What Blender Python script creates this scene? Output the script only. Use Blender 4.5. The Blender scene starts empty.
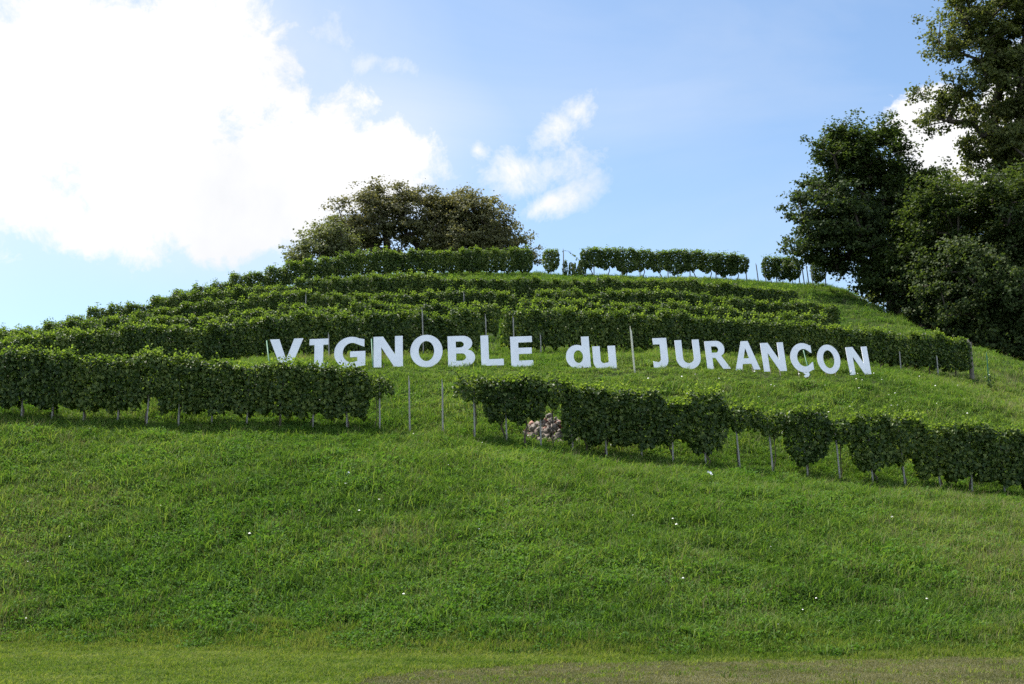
import bpy, math, random
import numpy as np
from mathutils import Vector, Matrix, Euler
R = math.radians
rng = np.random.default_rng(7)
random.seed(7)
SC = bpy.context.scene
COL = SC.collection

# ------------------------------------------------------------------ camera
F = 1422.0; HOR = 575.0; EYE = 1.6
PITCH = math.atan((HOR - 342.0) / F)
cd = bpy.data.cameras.new('camera'); cam = bpy.data.objects.new('camera', cd); COL.objects.link(cam)
cd.sensor_width = 36.0; cd.lens = 36.0 * F / 1024.0
cd.clip_start = 0.1; cd.clip_end = 6000
cam.location = (0, 0, EYE); cam.rotation_euler = (math.pi / 2 + PITCH, 0, 0)
SC.camera = cam

# ------------------------------------------------------------------ light
SUN_EL, SUN_AZ = 59.0, -55.0          # azimuth from +Y, negative = to the left, behind the hill
sv = Vector((math.sin(R(SUN_AZ)) * math.cos(R(SUN_EL)), math.cos(R(SUN_AZ)) * math.cos(R(SUN_EL)), math.sin(R(SUN_EL))))
sd = bpy.data.lights.new('sun', 'SUN'); sun = bpy.data.objects.new('sun', sd); COL.objects.link(sun)
sd.energy = 4.0; sd.angle = R(0.6); sd.color = (1.0, 0.95, 0.86)
sun.rotation_euler = sv.to_track_quat('Z', 'Y').to_euler(); sun.location = (-30, 40, 60)
SC.view_settings.view_transform = 'Standard'; SC.view_settings.look = 'None'
SC.view_settings.exposure = 1.0; SC.view_settings.gamma = 1.0
SKY_STRENGTH = 0.10
CLOUD = 5.25; REAR_FILL = 13.0

def unproj(px, py, Y):
    dx = (px - 512.0) / F; dy = (342.0 - py) / F
    yf = math.cos(PITCH) - math.sin(PITCH) * dy
    zf = math.sin(PITCH) + math.cos(PITCH) * dy
    s = Y / yf
    return (dx * s, Y, EYE + zf * s)
def proj(x, y, z):
    z = z - EYE
    d = math.cos(PITCH) * y + math.sin(PITCH) * z
    u = -math.sin(PITCH) * y + math.cos(PITCH) * z
    return 512 + F * x / d, 342 - F * u / d

# ---- world: Nishita sky + procedural clouds placed by direction
world = bpy.data.worlds.new('World'); SC.world = world; world.use_nodes = True
nt = world.node_tree; nt.nodes.clear(); L = nt.links
def N(t, **k):
    n = nt.nodes.new(t)
    for a, b in k.items(): setattr(n, a, b)
    return n
def M(op, a, b=None, c=None, clamp=False):
    n = nt.nodes.new('ShaderNodeMath'); n.operation = op; n.use_clamp = clamp
    for i, v in enumerate((a, b, c)):
        if v is None: continue
        if isinstance(v, (int, float)): n.inputs[i].default_value = v
        else: L.new(v, n.inputs[i])
    return n.outputs[0]
out = N('ShaderNodeOutputWorld'); bg = N('ShaderNodeBackground'); bg.inputs[1].default_value = SKY_STRENGTH
L.new(bg.outputs[0], out.inputs[0])
sky = N('ShaderNodeTexSky', sky_type='NISHITA'); sky.sun_disc = False
sky.sun_elevation = R(SUN_EL); sky.sun_rotation = R(SUN_AZ); sky.altitude = 200; sky.air_density = 1.0; sky.dust_density = 0.8; sky.ozone_density = 1.0
tc = N('ShaderNodeTexCoord'); sep = N('ShaderNodeSeparateXYZ'); L.new(tc.outputs['Generated'], sep.inputs[0])
yy = M('MAXIMUM', sep.outputs[1], 0.05)
U = M('DIVIDE', sep.outputs[0], yy); V = M('DIVIDE', sep.outputs[2], yy)
def noise(scale, detail=8, rough=0.6, dist=0.0, off=(0, 0, 0), sc=(1, 1, 1)):
    mp = N('ShaderNodeMapping'); mp.inputs[1].default_value = off; mp.inputs[3].default_value = sc
    L.new(tc.outputs['Generated'], mp.inputs[0])
    n = N('ShaderNodeTexNoise'); n.inputs['Scale'].default_value = scale; n.inputs['Detail'].default_value = detail
    n.inputs['Roughness'].default_value = rough; n.inputs['Distortion'].default_value = dist
    L.new(mp.outputs[0], n.inputs[0]); return n.outputs[0]
def blob(px, py, rx, ry, rot=0, amp=1.0):
    x, y, z = unproj(px, py, 1.0); z -= EYE
    a = R(rot)
    du = M('SUBTRACT', U, x); dv = M('SUBTRACT', V, z)
    p = M('ADD', M('MULTIPLY', du, math.cos(a)), M('MULTIPLY', dv, math.sin(a)))
    q = M('SUBTRACT', M('MULTIPLY', dv, math.cos(a)), M('MULTIPLY', du, math.sin(a)))
    p = M('DIVIDE', p, rx / F); q = M('DIVIDE', q, ry / F)
    d2 = M('ADD', M('MULTIPLY', p, p), M('MULTIPLY', q, q))
    return M('MULTIPLY', M('SUBTRACT', 1.0, M('SQRT', d2)), amp)      # 1 in the middle, 0 on the rim, negative outside
def smax(vals, k=0.25):
    r = vals[0]
    for v in vals[1:]:
        r = M('SMOOTH_MAX', r, v, k)
    return r
big = smax([blob(60, 90, 250, 150), blob(200, 60, 120, 110), blob(190, 190, 200, 80), blob(330, 165, 120, 78), blob(235, 225, 120, 50, 6), blob(-60, 150, 170, 120), blob(395, 160, 55, 55)])
fb = noise(11.0, 12, 0.66, 0.25, (3.1, 0.4, 1.7))
fb2 = noise(34.0, 10, 0.68, 0.3, (1.3, 2.4, 0.7))
fine = M('ADD', M('MULTIPLY', M('SUBTRACT', fb, 0.5), 2.4), M('MULTIPLY', M('SUBTRACT', fb2, 0.5), 2.0))
def dens(f, gain, bias=0.0, amp=1.0):
    v = M('ADD', M('ADD', f, M('MULTIPLY', fine, amp)), bias)
    return M('MULTIPLY', v, gain, clamp=True)
d_big = dens(big, 2.2, 0.13, 0.66)
small = smax([blob(556, 128, 52, 26, 38), blob(528, 168, 58, 40, 10), blob(575, 112, 26, 20, 20), blob(478, 150, 18, 20), blob(545, 205, 55, 16, 30)], 0.15)
d_small = M('MULTIPLY', dens(small, 0.9, 0.03, 1.3), 0.95)
wisp = smax([blob(370, 62, 45, 22, 20), blob(405, 68, 60, 26, -10), blob(320, 40, 70, 60), blob(585, 190, 30, 18, 20)], 0.2)
d_wisp = M('MULTIPLY', dens(wisp, 0.9, -0.12, 1.3), 0.6)
right = smax([blob(935, 130, 60, 55), blob(980, 160, 80, 60), blob(1050, 120, 90, 90)], 0.2)
d_right = dens(right, 4.0, 0.05, 0.8)
veil = M('MULTIPLY', M('MULTIPLY', M('SUBTRACT', noise(2.6, 6, 0.55, 0.8, (5, 1, 2), (1, 1, 2.6)), 0.42), 1.3, clamp=True), 0.45)
halo = M('MULTIPLY', M('MULTIPLY', M('ADD', big, 0.75), 0.9, clamp=True), 0.42)
front = M('GREATER_THAN', sep.outputs[1], 0.1)
dd = M('MAXIMUM', M('MAXIMUM', d_big, d_small), M('MAXIMUM', d_wisp, d_right))
dd = M('MAXIMUM', dd, M('ADD', veil, halo))
dd = M('MULTIPLY', dd, front)
# unseen bright clouds added behind the camera to fill the shaded letters
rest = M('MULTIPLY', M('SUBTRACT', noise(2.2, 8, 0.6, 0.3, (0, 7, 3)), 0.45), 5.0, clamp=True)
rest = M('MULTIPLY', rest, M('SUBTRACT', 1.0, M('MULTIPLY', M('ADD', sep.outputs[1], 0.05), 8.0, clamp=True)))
shade = M('MULTIPLY', M('SUBTRACT', noise(5.5, 6, 0.55, 0.2, (8, 2, 4)), 0.49), 2.4, clamp=True)
ccol = N('ShaderNodeMix', data_type='RGBA'); L.new(shade, ccol.inputs[0])
ccol.inputs[6].default_value = (CLOUD, CLOUD, CLOUD * 1.01, 1); ccol.inputs[7].default_value = (CLOUD * .70, CLOUD * .74, CLOUD * .80, 1)
skg = N('ShaderNodeMix', data_type='RGBA', blend_type='MULTIPLY'); skg.inputs[0].default_value = 1
L.new(sky.outputs[0], skg.inputs[6]); skg.inputs[7].default_value = (.84, .91, .95, 1)
mixc = N('ShaderNodeMix', data_type='RGBA'); L.new(dd, mixc.inputs[0]); L.new(skg.outputs[2], mixc.inputs[6]); L.new(ccol.outputs[2], mixc.inputs[7])
mixr = N('ShaderNodeMix', data_type='RGBA'); L.new(M('MULTIPLY', rest, .85), mixr.inputs[0]); L.new(mixc.outputs[2], mixr.inputs[6]); mixr.inputs[7].default_value = (REAR_FILL * .92, REAR_FILL * .98, REAR_FILL * 1.08, 1)
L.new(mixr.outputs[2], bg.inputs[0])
SC.cycles.use_denoising = False
SC.cycles.max_bounces = 6; SC.cycles.diffuse_bounces = 3; SC.cycles.transmission_bounces = 3; SC.cycles.glossy_bounces = 2

# ------------------------------------------------------------------ helpers
def mesh_np(name, verts, faces_list, mats=(), smooth=False):
    """faces_list: list of int arrays (n,k)"""
    me = bpy.data.meshes.new(name)
    verts = np.asarray(verts, dtype=np.float32)
    me.vertices.add(len(verts)); me.vertices.foreach_set('co', verts.ravel())
    loops = np.concatenate([f.ravel() for f in faces_list]).astype(np.int32)
    tot = np.concatenate([np.full(len(f), f.shape[1]) for f in faces_list]).astype(np.int32)
    st = np.concatenate([[0], np.cumsum(tot)[:-1]]).astype(np.int32)
    me.loops.add(len(loops)); me.loops.foreach_set('vertex_index', loops)
    me.polygons.add(len(tot)); me.polygons.foreach_set('loop_start', st); me.polygons.foreach_set('loop_total', tot)
    if smooth: me.polygons.foreach_set('use_smooth', np.ones(len(tot), dtype=bool))
    for m in mats: me.materials.append(m)
    me.update(calc_edges=True); me.validate()
    return me
def ob(name, me, parent=None, link=True):
    o = bpy.data.objects.new(name, me)
    if link: COL.objects.link(o)
    if parent: o.parent = parent
    return o
def empty(name, loc=(0, 0, 0), rot=(0, 0, 0)):
    o = bpy.data.objects.new(name, None); COL.objects.link(o); o.location = loc; o.rotation_euler = rot
    o.empty_display_size = 0.2
    return o
def tag(o, label, cat, group=None, kind=None):
    o['label'] = label; o['category'] = cat
    if group: o['group'] = group
    if kind: o['kind'] = kind
    return o
class MB:
    def __init__(s): s.v = []; s.q = []; s.t = []; s.n = 0
    def add(s, v, q=None, t=None):
        if q is not None and len(q): s.q.append(np.asarray(q) + s.n)
        if t is not None and len(t): s.t.append(np.asarray(t) + s.n)
        s.v.append(np.asarray(v, dtype=float)); s.n += len(v)
    def tube(s, pts, rad, sides=6, cap=True):
        pts = [Vector(p) for p in pts]; n = len(pts); V_ = []
        ref = Vector((0.3, 0.9, 0.1))
        for i, p in enumerate(pts):
            d = (pts[min(i + 1, n - 1)] - pts[max(i - 1, 0)])
            if d.length < 1e-6: d = Vector((0, 0, 1))
            d.normalize(); a = d.cross(ref)
            if a.length < .05: a = d.cross(Vector((1, 0, 0)))
            a.normalize(); b = d.cross(a)
            for k in range(sides):
                th = 2 * math.pi * k / sides
                V_.append(p + (a * math.cos(th) + b * math.sin(th)) * rad[i])
        Q = [[i * sides + k, i * sides + (k + 1) % sides, (i + 1) * sides + (k + 1) % sides, (i + 1) * sides + k] for i in range(n - 1) for k in range(sides)]
        T = []
        if cap:
            V_.append(pts[-1]); c = len(V_) - 1; o_ = (n - 1) * sides
            T = [[o_ + k, o_ + (k + 1) % sides, c] for k in range(sides)]
        s.add([tuple(v) for v in V_], Q, T)
    def mesh(s, name, mats, smooth=False):
        fl = []
        if s.q: fl.append(np.concatenate(s.q))
        if s.t: fl.append(np.concatenate(s.t))
        return mesh_np(name, np.concatenate(s.v), fl, mats, smooth)

def unit(a): return a / np.maximum(np.linalg.norm(a, axis=1, keepdims=True), 1e-9)
def leaves(C, Nrm, tip, size, fold=0.25, lobed=True, asp=0.95):
    """folded leaves: centre, normal, tip direction, size"""
    n = len(C); Nrm = unit(Nrm); tip = unit(tip - (tip * Nrm).sum(1, keepdims=True) * Nrm); sd_ = np.cross(Nrm, tip)
    s = size[:, None]
    if lobed:
        prof = [(-.45, 0, 0), (-.30, .46, 1), (.18, .40, 1), (.55, 0, 0), (.18, -.40, 1), (-.30, -.46, 1)]
        V_ = np.stack([C + tip * a * s + sd_ * b * asp * s + Nrm * (fold * f * 0.4) * s for a, b, f in prof], 1)
        b0 = (np.arange(n) * 6)[:, None]
        Q = np.concatenate([b0 + np.array([[0, 5, 4, 3]]), b0 + np.array([[0, 3, 2, 1]])])
        return V_.reshape(-1, 3), Q, None
    prof = [(-.5, 0, 0), (0, .36, 1), (.5, 0, 0), (0, -.36, 1)]
    V_ = np.stack([C + tip * a * s + sd_ * b * asp * s + Nrm * (fold * f * 0.4) * s for a, b, f in prof], 1)
    b0 = (np.arange(n) * 4)[:, None]
    T = np.concatenate([b0 + np.array([[0, 3, 2]]), b0 + np.array([[0, 2, 1]])])
    return V_.reshape(-1, 3), None, T

# cheap value noise in numpy
_tab = np.random.default_rng(3).random((256, 256))
def vnoise(x, y, s):
    x = np.asarray(x, float) / s + 1000; y = np.asarray(y, float) / s + 1000
    xi = np.floor(x).astype(int); yi = np.floor(y).astype(int); fx = x - xi; fy = y - yi
    fx = fx * fx * (3 - 2 * fx); fy = fy * fy * (3 - 2 * fy)
    g = lambda a, b: _tab[a % 256, b % 256]
    return (g(xi, yi) * (1 - fx) + g(xi + 1, yi) * fx) * (1 - fy) + (g(xi, yi + 1) * (1 - fx) + g(xi + 1, yi + 1) * fx) * fy
def fbm(x, y, s, o=4):
    r = 0; a = 1; t = 0
    for k in range(o):
        r = r + a * vnoise(np.asarray(x) + 17 * k, np.asarray(y) - 31 * k, s / 2 ** k); t += a; a *= .55
    return r / t

# ------------------------------------------------------------------ materials
def mat(name):
    m = bpy.data.materials.new(name); m.use_nodes = True; t = m.node_tree; t.nodes.clear()
    o = t.nodes.new('ShaderNodeOutputMaterial'); p = t.nodes.new('ShaderNodeBsdfPrincipled')
    t.links.new(p.outputs[0], o.inputs[0]); return m, t, p, o
def ramp(t, fac, stops):
    r = t.nodes.new('ShaderNodeValToRGB'); e = r.color_ramp.elements
    while len(e) < len(stops): e.new(0.5)
    for i, (p, c) in enumerate(stops): e[i].position = p; e[i].color = (*c, 1)
    t.links.new(fac, r.inputs[0]); return r.outputs[0]
def mixrgb(t, fac, a, b, mode='MIX'):
    n = t.nodes.new('ShaderNodeMix'); n.data_type = 'RGBA'; n.blend_type = mode
    for v, i in ((fac, 0), (a, 6), (b, 7)):
        if isinstance(v, (int, float)): n.inputs[i].default_value = v
        elif isinstance(v, tuple): n.inputs[i].default_value = (*v, 1)
        else: t.links.new(v, n.inputs[i])
    return n.outputs[2]
def mth(t, op, a, b=0.0, clamp=False):
    n = t.nodes.new('ShaderNodeMath'); n.operation = op; n.use_clamp = clamp
    for i, v in enumerate((a, b)):
        if isinstance(v, (int, float)): n.inputs[i].default_value = v
        else: t.links.new(v, n.inputs[i])
    return n.outputs[0]
def tnoise(t, scale, detail=4, coord='Object', rough=0.6):
    c = t.nodes.new('ShaderNodeTexCoord'); n = t.nodes.new('ShaderNodeTexNoise')
    n.inputs['Scale'].default_value = scale; n.inputs['Detail'].default_value = detail; n.inputs['Roughness'].default_value = rough
    t.links.new(c.outputs[coord], n.inputs[0]); return n.outputs[0]
def leaf_mat(name, dark, mid, light, trans=0.3, rough=0.45, spec=0.5, tr_col=None, scale=0.6):
    m, t, p, o = mat(name)
    g = t.nodes.new('ShaderNodeNewGeometry'); oi = t.nodes.new('ShaderNodeObjectInfo')
    n1 = tnoise(t, scale, 3)
    f = mth(t, 'ADD', mth(t, 'MULTIPLY', g.outputs['Random Per Island'], .55), mth(t, 'MULTIPLY', n1, .30))
    f = mth(t, 'ADD', f, mth(t, 'MULTIPLY', oi.outputs['Random'], .20))
    c = ramp(t, f, [(0.12, dark), (0.5, mid), (0.92, light)])
    t.links.new(c, p.inputs['Base Color']); p.inputs['Roughness'].default_value = rough
    p.inputs['Specular IOR Level'].default_value = spec
    tr = t.nodes.new('ShaderNodeBsdfTranslucent'); tcol = mixrgb(t, 1.0, c, tr_col or (1.6, 1.7, 0.7), 'MULTIPLY'); t.links.new(tcol, tr.inputs[0])
    mx = t.nodes.new('ShaderNodeMixShader'); mx.inputs[0].default_value = trans
    t.links.new(p.outputs[0], mx.inputs[1]); t.links.new(tr.outputs[0], mx.inputs[2]); t.links.new(mx.outputs[0], o.inputs[0])
    return m
M_vine = leaf_mat('vine_leaf', (.016, .036, .008), (.050, .090, .018), (.20, .245, .06), .38, .5, .30)
M_shoot = leaf_mat('young_vine_leaf', (.045, .080, .016), (.115, .175, .034), (.25, .31, .07), .45, .7, .08)
M_tree = leaf_mat('broad_leaf', (.036, .048, .017), (.080, .100, .034), (.18, .185, .065), .38, .65, .12, scale=.25)
M_treeB = leaf_mat('glossy_leaf', (.022, .038, .013), (.050, .076, .024), (.115, .14, .046), .36, .62, .15, scale=.25)
M_oak = leaf_mat('oak_leaf', (.066, .074, .032), (.125, .130, .058), (.21, .21, .10), .42, .6, .3, tr_col=(1.4, 1.3, .7), scale=.25)
M_pale = leaf_mat('pale_leaf', (.07, .08, .035), (.12, .135, .06), (.19, .20, .10), .35, .6, .3, scale=.25)
def simple(name, col, col2, scale, rough=.8, spec=.3, bump=.0, coord='Object', detail=5):
    m, t, p, o = mat(name); n = tnoise(t, scale, detail, coord)
    c = ramp(t, n, [(.3, col), (.7, col2)]); t.links.new(c, p.inputs['Base Color'])
    p.inputs['Roughness'].default_value = rough; p.inputs['Specular IOR Level'].default_value = spec
    if bump:
        b = t.nodes.new('ShaderNodeBump'); b.inputs['Strength'].default_value = bump; b.inputs['Distance'].default_value = .02
        t.links.new(n, b.inputs['Height']); t.links.new(b.outputs[0], p.inputs['Normal'])
    return m
M_bark = simple('bark', (.035, .028, .022), (.11, .09, .07), 6, .9, .2, .8)
M_vbark = simple('vine_bark', (.05, .04, .03), (.13, .105, .08), 25, .9, .2, .8)
M_stake = simple('weathered_stake_wood', (.19, .185, .17), (.36, .35, .32), 9, .85, .2, .3)
M_palestake = simple('pale_stake_wood', (.55, .53, .42), (.70, .68, .55), 9, .8, .3, .2)
M_darkpost = simple('dark_post_wood', (.10, .09, .075), (.22, .20, .17), 9, .9, .2, .3)
M_green = simple('green_metal', (.015, .10, .045), (.03, .16, .08), 9, .5, .4)
M_white = simple('white_board', (.72, .735, .76), (.90, .91, .94), 1.6, .55, .3, detail=9)
M_stone = simple('rubble_stone', (.13, .105, .09), (.30, .265, .23), 3.5, .9, .2, .8)
M_brick = simple('broken_brick', (.28, .13, .10), (.38, .22, .17), 5, .9, .2, .8)
M_flower = simple('white_petal', (.75, .75, .68), (.85, .85, .8), 5, .6, .3)
M_paper = simple('paper_scrap', (.55, .60, .68), (.8, .82, .85), 12, .6, .3)

# grass blades: tint comes from the tuft (a vector attribute on each instance)
def grass_mat(name, a, b, c, trans=.38, rough=.75):
    m, t, p, o = mat(name)
    at = t.nodes.new('ShaderNodeAttribute'); at.attribute_type = 'INSTANCER'; at.attribute_name = 'tint'
    g = t.nodes.new('ShaderNodeNewGeometry')
    f = mth(t, 'ADD', mth(t, 'MULTIPLY', at.outputs['Fac'], .62), mth(t, 'MULTIPLY', g.outputs['Random Per Island'], .46))
    col = ramp(t, f, [(.15, a), (.55, b), (.95, c)])
    t.links.new(col, p.inputs['Base Color']); p.inputs['Roughness'].default_value = rough; p.inputs['Specular IOR Level'].default_value = .10
    tr = t.nodes.new('ShaderNodeBsdfTranslucent'); t.links.new(mixrgb(t, 1.0, col, (1.4, 1.5, .6), 'MULTIPLY'), tr.inputs[0])
    mx = t.nodes.new('ShaderNodeMixShader'); mx.inputs[0].default_value = trans
    t.links.new(p.outputs[0], mx.inputs[1]); t.links.new(tr.outputs[0], mx.inputs[2]); t.links.new(mx.outputs[0], o.inputs[0])
    return m
M_grass = grass_mat('grass_blade', (.036, .084, .014), (.110, .188, .034), (.27, .31, .10))
M_weed = grass_mat('weed_leaf', (.034, .090, .014), (.088, .180, .034), (.20, .29, .08), .35, .75)
M_dry = grass_mat('dry_grass', (.14, .13, .055), (.20, .18, .09), (.28, .25, .14), .25, .7)
M_lawn = grass_mat('lawn_blade', (.045, .09, .012), (.105, .165, .024), (.26, .27, .08))
M_pathg = grass_mat('worn_grass', (.09, .10, .04), (.15, .15, .07), (.24, .22, .12), .25, .7)

# ------------------------------------------------------------------ terrain
ROW1 = [(-330, 396, 43.5), (-150, 408, 44.5), (0, 420, 45), (120, 425, 45), (200, 427, 45), (313, 430, 45), (380, 432, 45), (443, 437, 45), (507, 446, 45), (573, 454, 45),
        (642, 462, 45), (706, 468, 45), (773, 474, 45), (808, 479, 45), (873, 486, 45), (940, 492, 45), (1005, 499, 45), (1120, 510, 45), (1250, 524, 44.5)]
LET = [(285, 370, 51.5), (343, 369.5, 52), (388, 368.5, 52.3), (426, 368, 52.5), (490, 366.5, 52.8), (525, 367.5, 53), (580, 369.5, 53.3), (640, 369.5, 53.5), (690, 370, 53.7), (748, 371.5, 54), (803, 377, 54.3), (860, 376, 54.6)]
ROW2 = [(-300, 400, 54), (-60, 388, 55), (0, 383, 55.5), (120, 374, 56), (250, 366, 56.5), (330, 362, 57), (420, 359, 57.5), (520, 356, 58.3), (600, 355, 58.8), (700, 357, 59.4), (800, 364, 60), (900, 372, 60.6), (972, 380, 61)]
def off(tops, hgt): return [(a, b + hgt / c * F, c) for a, b, c in tops]
ROW3 = off([(-250, 362, 59.5), (-60, 349, 61), (0, 337, 61.3), (60, 326, 61.8), (120, 319, 62.2), (180, 313, 62.6), (300, 304, 63.3), (450, 301, 64.2), (600, 301, 65), (700, 304, 65.5), (820, 315, 66)], 1.75)
ROW4 = off([(-250, 362, 64), (-60, 345, 66), (0, 334, 66.3), (60, 320, 67), (120, 312, 67.5), (180, 304, 68), (250, 297, 68.5), (300, 292, 69), (450, 290, 70), (600, 290, 71), (700, 293, 71.5), (830, 303, 72)], 1.7)
ROW5 = off([(-60, 345, 71), (0, 334, 71.5), (60, 319, 72), (120, 307, 73), (180, 297, 74), (250, 287, 74.8), (300, 281, 75.5), (450, 278, 76.5), (600, 280, 77), (700, 283, 77.5), (810, 290, 77.5)], 1.65)
RIDA = [(150, 328, 79), (185, 319, 80), (220, 309, 81), (260, 299, 82), (290, 292, 83), (310, 288, 83.5), (330, 284, 84), (370, 279, 85), (450, 277, 86), (540, 278, 87)]
RIDB = [(552, 278, 87.2), (600, 279, 87.6), (660, 280, 88), (745, 284, 88), (800, 288, 88), (830, 291, 88)]
PTS = []
for rw in (ROW1, ROW2, ROW3, ROW4, ROW5, RIDA, RIDB): PTS += [unproj(a, b, c) for a, b, c in rw]
for a, b, c in LET: PTS.append(unproj(a, b, c))
PTS += [unproj(a, b - 2, c + 2.5) for a, b, c in RIDA]
PTS += [unproj(a, b + 4, c - 4) for a, b, c in RIDB] + [unproj(a, b + .5, c - 1.5) for a, b, c in RIDB] + [unproj(a, b + 3, c + 3) for a, b, c in RIDB]
PTS += [unproj(a, b, c) for a, b, c in [(852, 294, 85), (880, 310, 80), (905, 323, 77), (940, 340, 73), (985, 353, 70), (1024, 368, 67), (1080, 392, 64), (1010, 385, 61.5), (1060, 405, 61)]]
def toe_y(x): return np.interp(x, [-40, -14, -8, -4, 2, 8, 14, 40], [35, 33.2, 32.0, 29.8, 28.2, 28.8, 30.2, 32])
for x in (-60, -40, -28, -20, -13, -7, -2, 3, 8, 13, 20, 28, 40, 60):
    ty = float(toe_y(x)); PTS += [(x, ty - .6, 0.05), (x, ty - 5, 0), (x, ty - 12, 0)]
    if abs(x) <= 28:
        z1 = np.interp(x, [unproj(*p)[0] for p in ROW1], [unproj(*p)[2] for p in ROW1])
        for f_, b_ in ((.25, .10), (.5, .3), (.75, .35)): PTS.append((x, ty + (45 - ty) * f_, z1 * f_ + b_))
PTS += [(-50, 48, 4), (-50, 62, 5.5), (-48, 75, 6), (-50, 95, 4), (45, 50, 2), (45, 62, 4), (44, 75, 4.5), (50, 95, 3), (60, 60, 0), (-65, 70, 1),
        (-25, 92, 13.5), (-12, 97, 17.5), (0, 96, 18.8), (10, 97, 18.3), (20, 95, 15.5), (28, 88, 11.5), (33, 80, 8.5), (0, 108, 17), (-15, 108, 15), (15, 108, 15), (0, 130, 9), (-30, 125, 6), (30, 125, 5),
        (24, 82, 13.2), (27, 76, 11.2), (31, 70, 8.5)]
PTS = np.array(PTS)
def _k(r2): return 0.5 * r2 * np.log(r2 + 1e-9)
n = len(PTS); A = _k(((PTS[:, None, :2] - PTS[None, :, :2]) ** 2).sum(-1)); A[np.diag_indices(n)] = .3
Pm = np.c_[np.ones(n), PTS[:, :2]]
S = np.block([[A, Pm], [Pm.T, np.zeros((3, 3))]])
W = np.linalg.solve(S, np.r_[PTS[:, 2], 0, 0, 0])
def sst(x): x = np.clip(x, 0, 1); return x * x * (3 - 2 * x)
def H(x, y, bumps=True):
    x = np.atleast_1d(np.asarray(x, float)); y = np.atleast_1d(np.asarray(y, float)); sh = x.shape; x = x.ravel(); y = y.ravel()
    z = np.empty(len(x))
    for i in range(0, len(x), 20000):
        a = x[i:i + 20000]; b = y[i:i + 20000]
        r2 = (a[:, None] - PTS[None, :, 0]) ** 2 + (b[:, None] - PTS[None, :, 1]) ** 2
        z[i:i + 20000] = _k(r2) @ W[:n] + W[n] + W[n + 1] * a + W[n + 2] * b
    w = sst((85 - np.abs(x)) / 35) * sst((165 - y) / 50)
    ty = toe_y(x); w = w * sst((y - (ty - 1.2)) / 2.4)
    z = np.maximum(z, 0) * w
    if bumps:
        nb = (fbm(x, y, 5, 3) - .5) * .22 + (fbm(x + 50, y, 1.1, 2) - .5) * .10
        z = z + nb * sst((y - ty) / 3) * w + (fbm(x, y, 3, 2) - .5) * .04
    return z.reshape(sh)
def h(x, y): return float(H(x, y)[0])
def axis(lo, hi, st, far):
    a = list(np.arange(lo, hi + 1e-6, st)); g = st; v = hi; up = []
    while v < far: g *= 1.35; v += g; up.append(v)
    g = st; v = lo; dn = []
    while v > -far: g *= 1.35; v -= g; dn.append(v)
    return np.array(dn[::-1] + a + up)
ax = axis(-50, 50, .4, 2500); ay = axis(14, 112, .4, 2500)
GX, GY = np.meshgrid(ax, ay); GZ = H(GX, GY)
nx, ny = len(ax), len(ay)
idx = np.arange(nx * ny).reshape(ny, nx)
Q = np.stack([idx[:-1, :-1], idx[:-1, 1:], idx[1:, 1:], idx[1:, :-1]], -1).reshape(-1, 4)
m, t, p, o = mat('soil_and_turf')
na = tnoise(t, .35, 5); nb_ = tnoise(t, 7, 6)
ca = ramp(t, na, [(.35, (.035, .060, .014)), (.65, (.055, .075, .022))]); cb = ramp(t, nb_, [(.35, (.45, .5, .4)), (.7, (1.1, 1.05, .95))])
t.links.new(mixrgb(t, 1.0, ca, cb, 'MULTIPLY'), p.inputs['Base Color']); p.inputs['Roughness'].default_value = .95
p.inputs['Specular IOR Level'].default_value = .1
M_ground = m
g = ob('ground', mesh_np('ground', np.stack([GX.ravel(), GY.ravel(), GZ.ravel()], 1), [Q], [M_ground], True)); g['kind'] = 'structure'

# worn track along the foot of the bank
EDGE = [(-2.9, 14), (-2.6, 20.5), (-2.3, 22.7), (-1.5, 24.5), (0.9, 26.5), (4.6, 27.4), (10.6, 28.8), (16, 29.8), (40, 31.5)]
def track_far(x):  # far edge (y) of the track at x, none left of its rounded end
    return np.interp(x, [-2.9, -2.3, -1.5, .9, 4.6, 10.6, 16, 40], [14, 22.5, 24.2, 26.2, 27.1, 28.4, 29.5, 31.2])
xs = np.r_[np.arange(-3.2, 30, .25)]; V_ = []; nY = 50
for x in xs:
    far = track_far(x) if x > -2.9 else 14.2
    far += (vnoise(x, 3, .8) - .5) * .8
    for y in np.linspace(10, far, nY): V_.append((x + (vnoise(3, y, .9) - .5) * .7 * (1 if x < 0 else 0), y))
V_ = np.array(V_); VZ = H(V_[:, 0], V_[:, 1]) + .012
idx = np.arange(len(V_)).reshape(len(xs), nY)
Q = np.stack([idx[:-1, :-1], idx[1:, :-1], idx[1:, 1:], idx[:-1, 1:]], -1).reshape(-1, 4)
M_track = simple('dry_track_soil', (.13, .115, .075), (.22, .185, .13), 3.5, .95, .1, .4, detail=9)
tr = ob('path', mesh_np('path', np.c_[V_, VZ], [Q], [M_track], True)); tr['kind'] = 'structure'

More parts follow.
